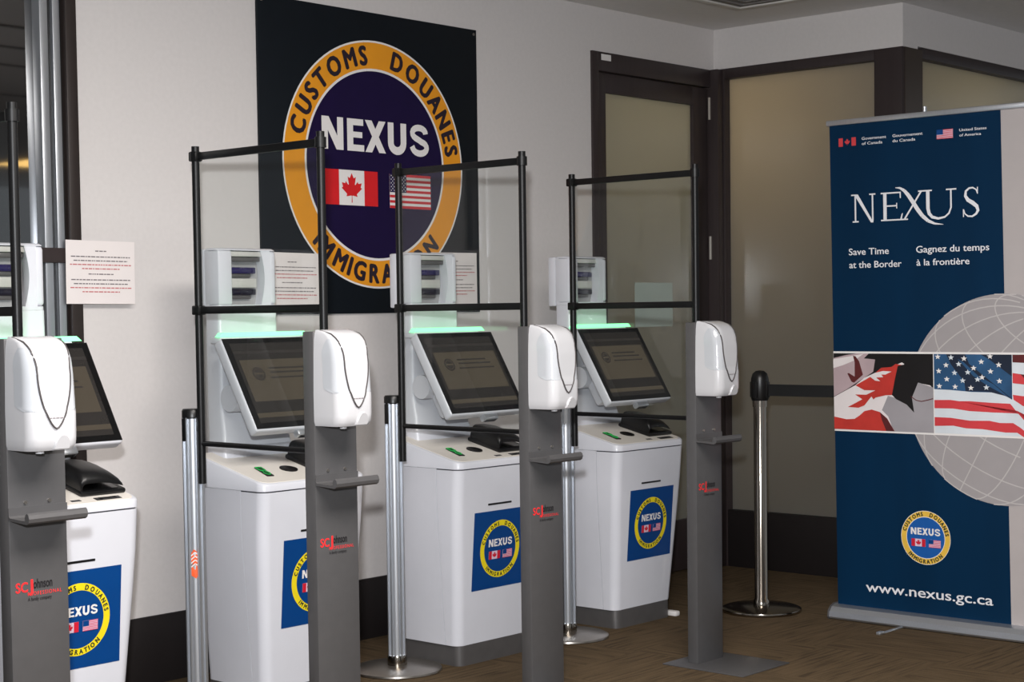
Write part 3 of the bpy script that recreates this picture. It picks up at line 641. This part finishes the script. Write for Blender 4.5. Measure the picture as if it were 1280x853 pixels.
# ================================================================ SANITIZER STANDS
def make_sanitizer(label):
    t = thing('sanitizer_stand', label, 'sanitizer stand', (0, 0, 0), 0, 'grey hand sanitizer stands')
    obj('post', MB().box(-.080, .080, -.0225, .0225, .004, 1.250, .003), M['stand'], t)
    obj('base_plate', MB().box(-.148, .152, -.265, .088, 0, .005, .002), M['stand'], t)
    # drip tray: folded sheet with a rounded lip
    prof = [(-.022, .846), (-.022, .819), (-.026, .816), (-.098, .812)]+[(-.100+.013*math.cos(math.radians(a)), .826+.014*math.sin(math.radians(a))) for a in (-100, -140, -180, -220, -250)]+[(-.098, .836), (-.094, .828), (-.096, .820), (-.030, .8225), (-.0245, .826), (-.0245, .846)]
    tr = obj('drip_tray', MB().loft([[(x, y, z) for y, z in prof] for x in (-.081, .081)]), M['stand'], t, angle=25)
    for sx in (-.034, .032): obj('screw', MB().tube([(sx, -.0225, .856), (sx, -.026, .856)], .0045, 10), M['steel'], tr)
    # printed logo
    p = PR(lambda u, v, l: (u, -.0228-l, v))
    p.text('SC', -.066, -.034, .640, .663, 0, 1, .03); p.text('J', -.030, -.020, .640, .668, 0, 1, .03); p.text('ohnson', -.018, .034, .646, .668, 1, 1, .03)
    p.obj('maker_lettering', [M['logo_red'], M['logo_black']], t)
    p = PR(lambda u, v, l: (u, -.0228-l, v)); p.text('PROFESSIONAL', -.034, .060, .629, .638, 0, 1, .0, 1.25); p.obj('maker_lettering', M['logo_red'], t)
    p = PR(lambda u, v, l: (u, -.0228-l, v)); p.text('A family company', -.034, .032, .6165, .625, 0, 1, 0.01); p.obj('maker_lettering', M['logo_black'], t)
    # dispenser
    HW, R = .068, .030; Z0 = .985
    def prm(z):
        d = [(0, .098), (.012, .106), (.03, .109), (.09, .109), (.10, .106), (.18, .103), (.215, .098), (.24, .088), (.255, .074), (.265, .052), (.270, .02)]
        w = [(0, .064), (.012, .068), (.09, .0685), (.2, .066), (.24, .0635), (.262, .060), (.27, .056)]
        f = lambda T: next((a[1]+(b[1]-a[1])*(z-a[0])/(b[0]-a[0]) for a, b in zip(T, T[1:]) if z <= b[0]+1e-9), T[-1][1])
        return f(d), f(w)
    def sec(z):
        d, w = prm(z); r = min(R, d*.6)
        return [(x, -.0225+y, Z0+z) for x, y in arcpts(-w+r, -d+r, r, 180, 270, 8)+arcpts(w-r, -d+r, r, 270, 360, 8)+[(w, 0), (-w, 0)]]
    zz = [0, .004, .012, .03, .06, .088, .092, .10, .13, .16, .19, .205, .22, .23, .24, .248, .255, .260, .265, .268, .270]
    DX = -.013
    ds = obj('dispenser', MB().loft([sec(z) for z in zz]), M['disp'], t, 'white plastic hand sanitizer dispenser', angle=40); ds.location = (DX, 0, 0)
    def surf(x, z, off):
        d, w = prm(z); r = min(R, d*.6); ax = abs(x)
        y = -d if ax <= w-r else -d+r-math.sqrt(max(0, r*r-(min(ax, w)-(w-r))**2))
        if ax > w-.003: y = -d+r
        return Vector((x, -.0225+y-off, Z0+z))
    def hwU(z):
        s = min(1, max(0, (z-.052)/.13)); return .0445*math.sin(s*PI/2)**.62+.010*max(0, (z-.2)/.07)
    zs = [.052+.216*(i/26)**1.25 for i in range(27)]; G = MB(); n = 12; rows = []
    for z in zs:
        h = hwU(z); rows.append([surf(-h+2*h*j/n, z, .0025) for j in range(n+1)])
    G.add([p for r in rows for p in r], [(i*(n+1)+j, i*(n+1)+j+1, (i+1)*(n+1)+j+1, (i+1)*(n+1)+j) for i in range(len(rows)-1) for j in range(n)], 0, True)
    obj('front_shield', G, M['disp'], ds, angle=60)
    pts = [surf(-hwU(z), z, .0022) for z in zs[::-1]]+[surf(hwU(z), z, .0022) for z in zs[1:]]
    obj('shield_outline', MB().tube(pts, .0024, 8), M['disp_line'], ds, 'dark rim around the shield')
    for sg in (-1, 1):
        G = MB(); rows = []; zz2 = [.094+.150*i/22 for i in range(23)]
        for z in zz2:
            d, w = prm(z); r = min(R, d*.6); lo = hwU(z)+.0005; q = (z-.094)/.150
            far = r*PI/2+.034*min(1, max(0, q/.10))**.5*(1-max(0, (q-.72)/.28)**2)    # distance round the corner and along the side
            s0 = lo-(w-r); row = []
            for j in range(17):
                sp = s0+(far-s0)*j/16
                if sp < 0: px_, py_, nx_, ny_ = w-r+sp, -d, 0, -1
                elif sp < r*PI/2: a_ = sp/r; nx_, ny_ = math.sin(a_), -math.cos(a_); px_, py_ = w-r+r*nx_, -d+r+r*ny_
                else: px_, py_, nx_, ny_ = w, -d+r+(sp-r*PI/2), 1, 0
                row.append(Vector((sg*(px_+.0009*nx_), -.0225+py_+.0009*ny_, Z0+z)))
            rows.append(row)
        m = len(rows[0])
        fs = [(i*m+j, i*m+j+1, (i+1)*m+j+1, (i+1)*m+j) for i in range(len(rows)-1) for j in range(m-1)]
        if sg < 0: fs = [f[::-1] for f in fs]
        G.add([p for r_ in rows for p in r_], fs, 0, True)
        obj('side_window', G, M['disp_side'], ds, 'tinted grey side window', angle=60)
    # nozzle hood: raised half round at the lower front
    rim = [surf(.016+.023*math.cos(a*PI/14), .003+.036*math.sin(a*PI/14), .002) for a in range(15)]
    top = [surf(.016+.020*math.cos(a*PI/14), .003+.033*math.sin(a*PI/14), .006) for a in range(15)]
    base = [p+Vector((0, .004, 0)) for p in rim]
    G = MB(); G.loft([base, rim, top], smooth=True); obj('nozzle_hood', G, M['disp'], ds)
    obj('nozzle', MB().tube([(-.02, -.09, Z0-.008), (-.02, -.09, Z0+.004)], .010, 12), M['disp'], ds)
    q = PR(lambda u, v, l: surf(u, v, .0028+l))
    for a, b in ((-.019, -.013), (-.011, -.004), (-.002, .007), (.009, .018)): q.poly(rect(a, .076, b, .0785), 0, 1)
    q.obj('shield_print', M['ink'], ds)
    return t
s0 = make_sanitizer('grey sanitizer stand with white dispenser, nearest the viewer at the far left')
s0.location = (-4.782, -1.3075, 0)
dup(s0, (-3.812, -1.3075, 0), 'grey sanitizer stand in front of the kiosk below the seal sign\'s left edge')
dup(s0, (-2.900, -1.3075, 0), 'grey sanitizer stand between the two rightmost kiosks, tray crossing a silver post')
dup(s0, (-1.985, -1.3075, 0), 'grey sanitizer stand furthest right, its square base plate visible')

# ================================================================ CHROME STANCHION
sn = thing('stanchion', 'polished metal stanchion with black head beside the banner', 'stanchion', (-.992, -.895, 0))
obj('base_disc', MB().lathe([(0, 0), (.170, 0), (.172, .006), (.170, .014), (.155, .020), (.05, .027), (0, .027)], n=64), M['chrome'], sn)
obj('pole', MB().lathe([(.0, .02), (.034, .02), (.034, .045), (.0275, .055), (.0275, .93)], n=32), M['chrome'], sn)
hd = obj('belt_head', MB().lathe([(.0, .905), (.034, .905), (.038, .915), (.038, .99), (.037, 1.0), (.031, 1.02), (.018, 1.031), (0, 1.034)], n=32), M['black'], sn)
obj('head_collar', MB().lathe([(.0, .878), (.031, .878), (.031, .905), (0, .905)], n=32), M['chrome'], sn)
for a in (0, 90, 180, 270):
    m = Matrix.Rotation(math.radians(a), 4, 'Z'); obj('belt_slot', MB().box(.030, .044, -.012, .012, .918, .985, .003, mtx=m), M['black'], hd)
a = Vector((.0, -.042, 0)); b = Vector((.22, -.95, 0)); nn = Vector((.0015, 0, 0))
obj('belt', MB().add([a+nn+Vector((0, 0, .925)), b+nn+Vector((0, 0, .915)), b+nn+Vector((0, 0, .965)), a+nn+Vector((0, 0, .975)), a-nn+Vector((0, 0, .925)), b-nn+Vector((0, 0, .915)), b-nn+Vector((0, 0, .965)), a-nn+Vector((0, 0, .975))],
    [(0, 1, 2, 3), (7, 6, 5, 4), (0, 4, 5, 1), (1, 5, 6, 2), (2, 6, 7, 3), (3, 7, 4, 0)]), M['black'], sn)

# ================================================================ ROLL-UP BANNER
BW = 0.855
bn = thing('rollup_banner', 'tall blue roll-up banner with flag photos and a silver base', 'banner', (-.93, -1.238, 0))
def B(u, v, l): return (-.026*v-.002-l, -u, v)       # leans slightly forward
obj('banner_sheet', MB().add([B(0, .05, 0), B(BW, .05, 0), B(BW, 2.05, 0), B(0, 2.05, 0), B(0, .05, -.001), B(BW, .05, -.001), B(BW, 2.05, -.001), B(0, 2.05, -.001)], [(0, 1, 2, 3), (7, 6, 5, 4), (0, 4, 5, 1), (2, 6, 7, 3), (1, 5, 6, 2), (3, 7, 4, 0)]), M['bn_white'], bn)
sh = bpy.data.objects['banner_sheet']
obj('top_rail', MB().box(-.012-.053, .012-.053, -BW-.006, .012, 2.040, 2.062, .004), M['aluminium'], bn)
obj('support_pole', MB().tube([(.02, -.42, .05), (-.035, -.42, 2.085)], .008, 10), M['aluminium'], bn)
bs = obj('base_case', MB().loft([[(x, y, z) for x, z in [(-.05, .004), (-.056, .012), (-.052, .034), (-.036, .052), (-.012, .060), (.03, .060), (.048, .045), (.05, .004)]] for y in (.012, -BW-.012)]), M['aluminium'], bn, angle=20)
obj('end_cap', MB().loft([[(x, y, z) for x, z in [(-.052, .002), (-.058, .012), (-.054, .036), (-.037, .054), (-.012, .063), (.032, .063), (.050, .046), (.052, .002)]] for y in (.020, .012)]), M['stand'], bn)
obj('foot', MB().box(-.225, -.04, -.325, -.310, .0, .006, .002).box(-.235, -.20, -.327, -.308, .0, .012, .003), M['aluminium'], bn)
p = PR(B); p.poly([(0, .055), (.768, .055), (.748, 2.042), (0, 2.042)], 0, 1); p.obj('blue_field', M['bn_blue'], sh)
# globe
gx, gz, gr = .752, .932, .410
def clipx(pts, xm):
    out = []
    for a, b in zip(pts, pts[1:]+pts[:1]):
        if a[0] <= xm: out.append(a)
        if (a[0] <= xm) != (b[0] <= xm): t = (xm-a[0])/(b[0]-a[0]); out.append((xm, a[1]+t*(b[1]-a[1])))
    return out
p = PR(B); p.poly(clipx(circ(gx, gz, gr, 96), BW), 0, 2)
ti = math.radians(-28)
def gp(lon, lat):
    x = math.cos(lat)*math.sin(lon); y = math.sin(lat); z = math.cos(lat)*math.cos(lon)
    y, z = y*math.cos(.45)-z*math.sin(.45), y*math.sin(.45)+z*math.cos(.45)
    x, y = x*math.cos(ti)-y*math.sin(ti), x*math.sin(ti)+y*math.cos(ti)
    return (gx+x*gr, gz+y*gr, z)
curves = [[gp(2*PI*k/48, math.radians(la)) for k in range(49)] for la in (-60, -40, -20, 0, 20, 40, 60, 78)]+[[gp(math.radians(lo), math.radians(-90+180*k/32)) for k in range(33)] for lo in range(0, 360, 20)]
for c in curves:
    for a, b in zip(c, c[1:]):
        if a[2] > .02 and b[2] > .02 and max(a[0], b[0]) < BW: p.polys(strokes([a[:2], b[:2]], .0045), 1, 3)
p.obj('globe', [M['bn_globe'], M['bn_line']], sh)
# photo band
p = PR(B); p.poly(rect(0, .786, BW, 1.116), 0, 4); p.obj('photo_border', M['white'], sh)
v0, v1 = .794, 1.108
def phL(q): return [((x-25)/965*.452, v1-(y-12)/750*(v1-v0)) for x, y in q]
p = PR(B); MS = ['ph_black', 'ph_white', 'ph_grey', 'ph_mauve', 'ph_red', 'ph_maroon']
p.poly(rect(0.001, v0, .452, v1), 0, 5)
L = lambda q, m, l=6: p.poly(phL(q), m, l)
L([(25, 60), (150, 30), (260, 12), (380, 12), (330, 60), (440, 70), (420, 190), (300, 270), (150, 370), (25, 440)], 3)
L([(25, 70), (200, 40), (330, 14), (240, 80), (120, 130), (25, 160)], 1, 7)
L([(225, 35), (250, 40), (285, 90), (320, 220), (230, 300), (205, 290), (165, 210), (180, 205), (238, 240), (240, 100)], 5, 8)
L([(25, 445), (240, 325), (330, 250), (480, 180), (600, 170), (640, 120), (700, 95), (720, 110), (640, 260), (620, 420), (640, 470), (700, 480), (790, 430), (850, 290), (960, 310), (990, 340), (990, 762), (25, 762)], 1, 6)
L([(560, 420), (640, 440), (720, 480), (790, 430), (850, 285), (990, 330), (990, 762), (610, 762), (560, 620), (500, 560)], 2, 7)
L([(245, 325), (400, 235), (500, 150), (600, 140), (640, 110), (700, 120), (650, 250), (610, 410), (540, 415), (440, 440), (420, 460), (400, 430), (330, 520), (270, 545), (165, 540), (240, 500), (310, 460), (240, 415), (350, 415), (440, 370), (330, 370)], 4, 8)
L([(385, 235), (440, 200), (520, 180), (600, 185), (540, 215), (500, 215), (520, 240), (450, 245), (490, 280), (440, 275)], 1, 9)
L([(25, 640), (150, 662), (230, 655), (280, 620), (330, 575), (400, 558), (480, 580), (550, 640), (620, 762), (25, 762)], 4, 8)
L([(480, 580), (550, 640), (620, 762), (540, 762), (500, 660)], 5, 9)
L([(660, 130), (740, 110), (760, 250), (800, 330), (790, 430), (810, 575), (740, 500), (640, 450), (600, 410), (630, 260)], 0, 9)
p.polys([phL(q)[:] for q in strokes([(780, 420), (830, 455), (880, 465), (940, 450), (990, 435)], 8)], 5, 9)
p.obj('flag_photo_left', [M[m] for m in MS], sh, 'photo of a folded red and white flag')
def phR(q): return [(.456+(x-52)/735*.399, v1-(y-72)/668*(v1-v0)) for x, y in q]
p = PR(B); MS = ['ph_pale', 'ph_stripe', 'ph_blue', 'ph_dark', 'ph_maroon', 'white']
p.poly(rect(.456, v0, BW-.001, v1), 0, 5)
Rr = lambda q, m, l=6: p.poly(phR(q), m, l)
Rr([(52, 72), (655, 72), (655, 435), (560, 385), (350, 385), (180, 372), (52, 368)], 2)
Rr([(150, 72), (300, 72), (330, 150), (420, 230), (560, 350), (655, 435), (600, 410), (480, 380), (300, 380), (290, 300), (190, 160)], 3, 7)
Rr([(420, 72), (655, 72), (655, 250), (580, 190), (480, 110)], 3, 7)
Rr([(240, 110), (290, 140), (400, 250), (520, 320), (640, 430), (655, 432), (655, 440), (560, 380), (470, 330), (360, 250)], 2, 8)
for i, (a, b) in enumerate([(85, 95), (190, 100), (292, 108), (150, 165), (92, 215), (250, 155), (216, 228), (155, 282), (95, 342), (220, 345), (280, 292), (320, 222), (365, 186), (343, 352), (395, 280), (430, 262), (462, 345), (425, 133), (495, 212), (562, 290), (558, 157), (492, 88), (355, 76)]):
    if b < 80: continue
    r = 25
    Rr([(a+(r if k % 2 == 0 else r*.42)*math.sin(k*PI/5), b-(r if k % 2 == 0 else r*.42)*math.cos(k*PI/5)) for k in range(10)], 0 if (a, b) in [(190, 100), (250, 155), (216, 228), (320, 222), (395, 280), (280, 292), (462, 345)] else 5, 9)
Rr([(52, 460), (180, 456), (250, 465), (330, 462), (480, 470), (640, 474), (700, 555), (745, 610), (787, 605), (787, 580), (740, 585), (690, 530), (690, 552), (500, 550), (330, 545), (200, 528), (52, 530)], 1)
Rr([(52, 605), (180, 606), (330, 625), (480, 620), (560, 635), (660, 632), (710, 665), (740, 690), (787, 685), (787, 745), (740, 745), (690, 710), (600, 712), (430, 692), (300, 690), (200, 672), (52, 680)], 1)
Rr([(660, 72), (787, 72), (787, 140), (660, 135)], 4); Rr([(660, 222), (787, 240), (787, 318), (660, 305)], 4)
Rr([(660, 222), (720, 232), (787, 310), (787, 318), (660, 305)], 1, 7); Rr([(660, 400), (787, 415), (787, 495), (735, 490), (665, 440)], 1)
p.obj('flag_photo_right', [M[m] for m in MS], sh, 'photo of a waving striped flag with stars')
# serif title NEXUS drawn as polygons: (u, v) in banner metres
p = PR(B); b0, h = 1.642, .113; t1 = 5
def stem(u, w, v0=b0, v1=b0+h): p.poly(rect(u, v0, u+w, v1), 0, t1)
def ser(u0, u1, v): p.poly(rect(u0, v-.0028, u1, v+.0028), 0, t1)
stem(.112, .007); ser(.102, .130, b0+.0025); ser(.097, .122, b0+h-.0025); p.poly([(.110, b0+h), (.128, b0+h), (.198, b0-.003), (.186, b0-.003)], 0, t1); stem(.191, .007); ser(.180, .208, b0+h-.0025)
stem(.243, .015); ser(.232, .326, b0+.0025); ser(.232, .322, b0+h-.0025); ser(.255, .303, b0+h*.52)
for q in ([(.322, b0+h), (.316, b0+h), (.317, b0+h-.024), (.322, b0+h-.026)], [(.330, b0+.028), (.325, b0+.026), (.316, b0), (.324, b0)], [(.301, b0+h*.62), (.305, b0+h*.62), (.305, b0+h*.42), (.301, b0+h*.42)]): p.poly(q, 0, t1)
xs = [(.298, 1.772, .002), (.318, 1.770, .008), (.338, 1.758, .013), (.356, 1.738, .016), (.374, 1.712, .017), (.394, 1.682, .017), (.415, 1.655, .016), (.440, 1.634, .013), (.468, 1.622, .008), (.506, 1.617, .001)]
for a, b in zip(xs, xs[1:]):
    dx, dv = b[0]-a[0], b[1]-a[1]; Ld = math.hypot(dx, dv); nx, ny = -dv/Ld, dx/Ld
    p.poly([(a[0]+nx*a[2]/2, a[1]+ny*a[2]/2), (a[0]-nx*a[2]/2, a[1]-ny*a[2]/2), (b[0]-nx*b[2]/2, b[1]-ny*b[2]/2), (b[0]+nx*b[2]/2, b[1]+ny*b[2]/2)], 0, t1)
p.polys(strokes([(.336, b0+.002), (.412, b0+h-.002)], .007), 0, t1); ser(.322, .352, b0+.0025); ser(.398, .428, b0+h-.0025)
ser(.420, .458, b0+h-.0025); ser(.518, .562, b0+h-.0025)
ua = [(.440, b0+h), (.440, b0+.040), (.445, b0+.020), (.458, b0+.006), (.484, b0-.001), (.512, b0+.004), (.530, b0+.018), (.539, b0+.040), (.539, b0+h)]
uw = [.015, .015, .014, .012, .009, .007, .007, .007, .007]
def vstroke(pts, ws, lay=t1):
    n = len(pts); Lf = []; Rt = []
    for i in range(n):
        a = pts[max(0, i-1)]; b = pts[min(n-1, i+1)]; dx, dv = b[0]-a[0], b[1]-a[1]; Ld = math.hypot(dx, dv) or 1
        nx, ny = -dv/Ld*ws[i]/2, dx/Ld*ws[i]/2; Lf.append((pts[i][0]+nx, pts[i][1]+ny)); Rt.append((pts[i][0]-nx, pts[i][1]-ny))
    for i in range(n-1): p.poly([Lf[i], Rt[i], Rt[i+1], Lf[i+1]], 0, lay)
vstroke(ua, uw)
sa = [(.650, b0+h-.024), (.645, b0+h-.010), (.632, b0+h-.002), (.616, b0+h-.003), (.602, b0+h-.014), (.600, b0+h-.032), (.610, b0+h-.048), (.630, b0+h-.060), (.647, b0+h-.074), (.652, b0+h-.090), (.644, b0+.010), (.628, b0+.001), (.610, b0+.002), (.597, b0+.012), (.592, b0+.028)]
vstroke(sa, [.004, .005, .006, .007, .009, .012, .015, .016, .015, .012, .009, .007, .006, .005, .004])
p.poly(rect(.6485, b0+h-.026, .6525, b0+h), 0, t1); p.poly(rect(.589, b0, .593, b0+.030), 0, t1)
p.obj('serif_title', M['bn_text'], sh, 'white serif title lettering with a sweeping X')
p = PR(B); w = .004
for nm, L in (('slogan_lettering', (('Save Time', .082, .264, 1.510, 1.536), ('at the Border', .083, .320, 1.457, 1.483), ('Gagnez du temps', .386, .696, 1.510, 1.536), ('à la frontière', .387, .613, 1.459, 1.484))),
              ('government_lettering', (('Government', .150, .260, 1.973, 1.984), ('of Canada', .150, .243, 1.953, 1.964), ('Gouvernement', .289, .421, 1.973, 1.984), ('du Canada', .289, .389, 1.953, 1.964), ('United States', .578, .691, 1.973, 1.983), ('of America', .578, .668, 1.953, 1.963)))):
    for txt, ua_, ub_, va_, vb_ in L: p = PR(B); p.text(txt, ua_, ub_, va_, vb_, 0, 5, .012); p.obj(nm, M['bn_text'], sh)
w = .012
p = PR(B); p.poly(rect(.043, 1.953, .063, 1.987), 0, 5); p.poly(rect(.103, 1.953, .123, 1.987), 0, 5); p.poly([(.083+x*.033, 1.970+y*.033) for x, y in LEAF], 0, 5)
p.obj('canadian_flag', M['ph_stripe'], sh)
p = PR(B); us_flag(p, .482, .551, 1.950, 1.986, 0, 1, 2, 5, False); p.obj('american_flag', [M['ph_stripe'], M['pink'], M['sticker']], sh)
p = PR(B); p.text('www.nexus.gc.ca', .135, .694, .1265, .166, 0, 5, w); p.obj('web_lettering', M['bn_text'], sh)
emblem(lambda u, v, l: B(u+.408, v+.370, l), .109, sh, dict(edge=M['white'], ring=M['bn_gold'], disc=M['bn_disc'], ink=M['sticker_ink'], title=M['white'], red=M['sticker_red'], usred=M['sticker_usred'], white=M['pink'], usblue=M['sticker']), inner=.78, lay=3, n=56)
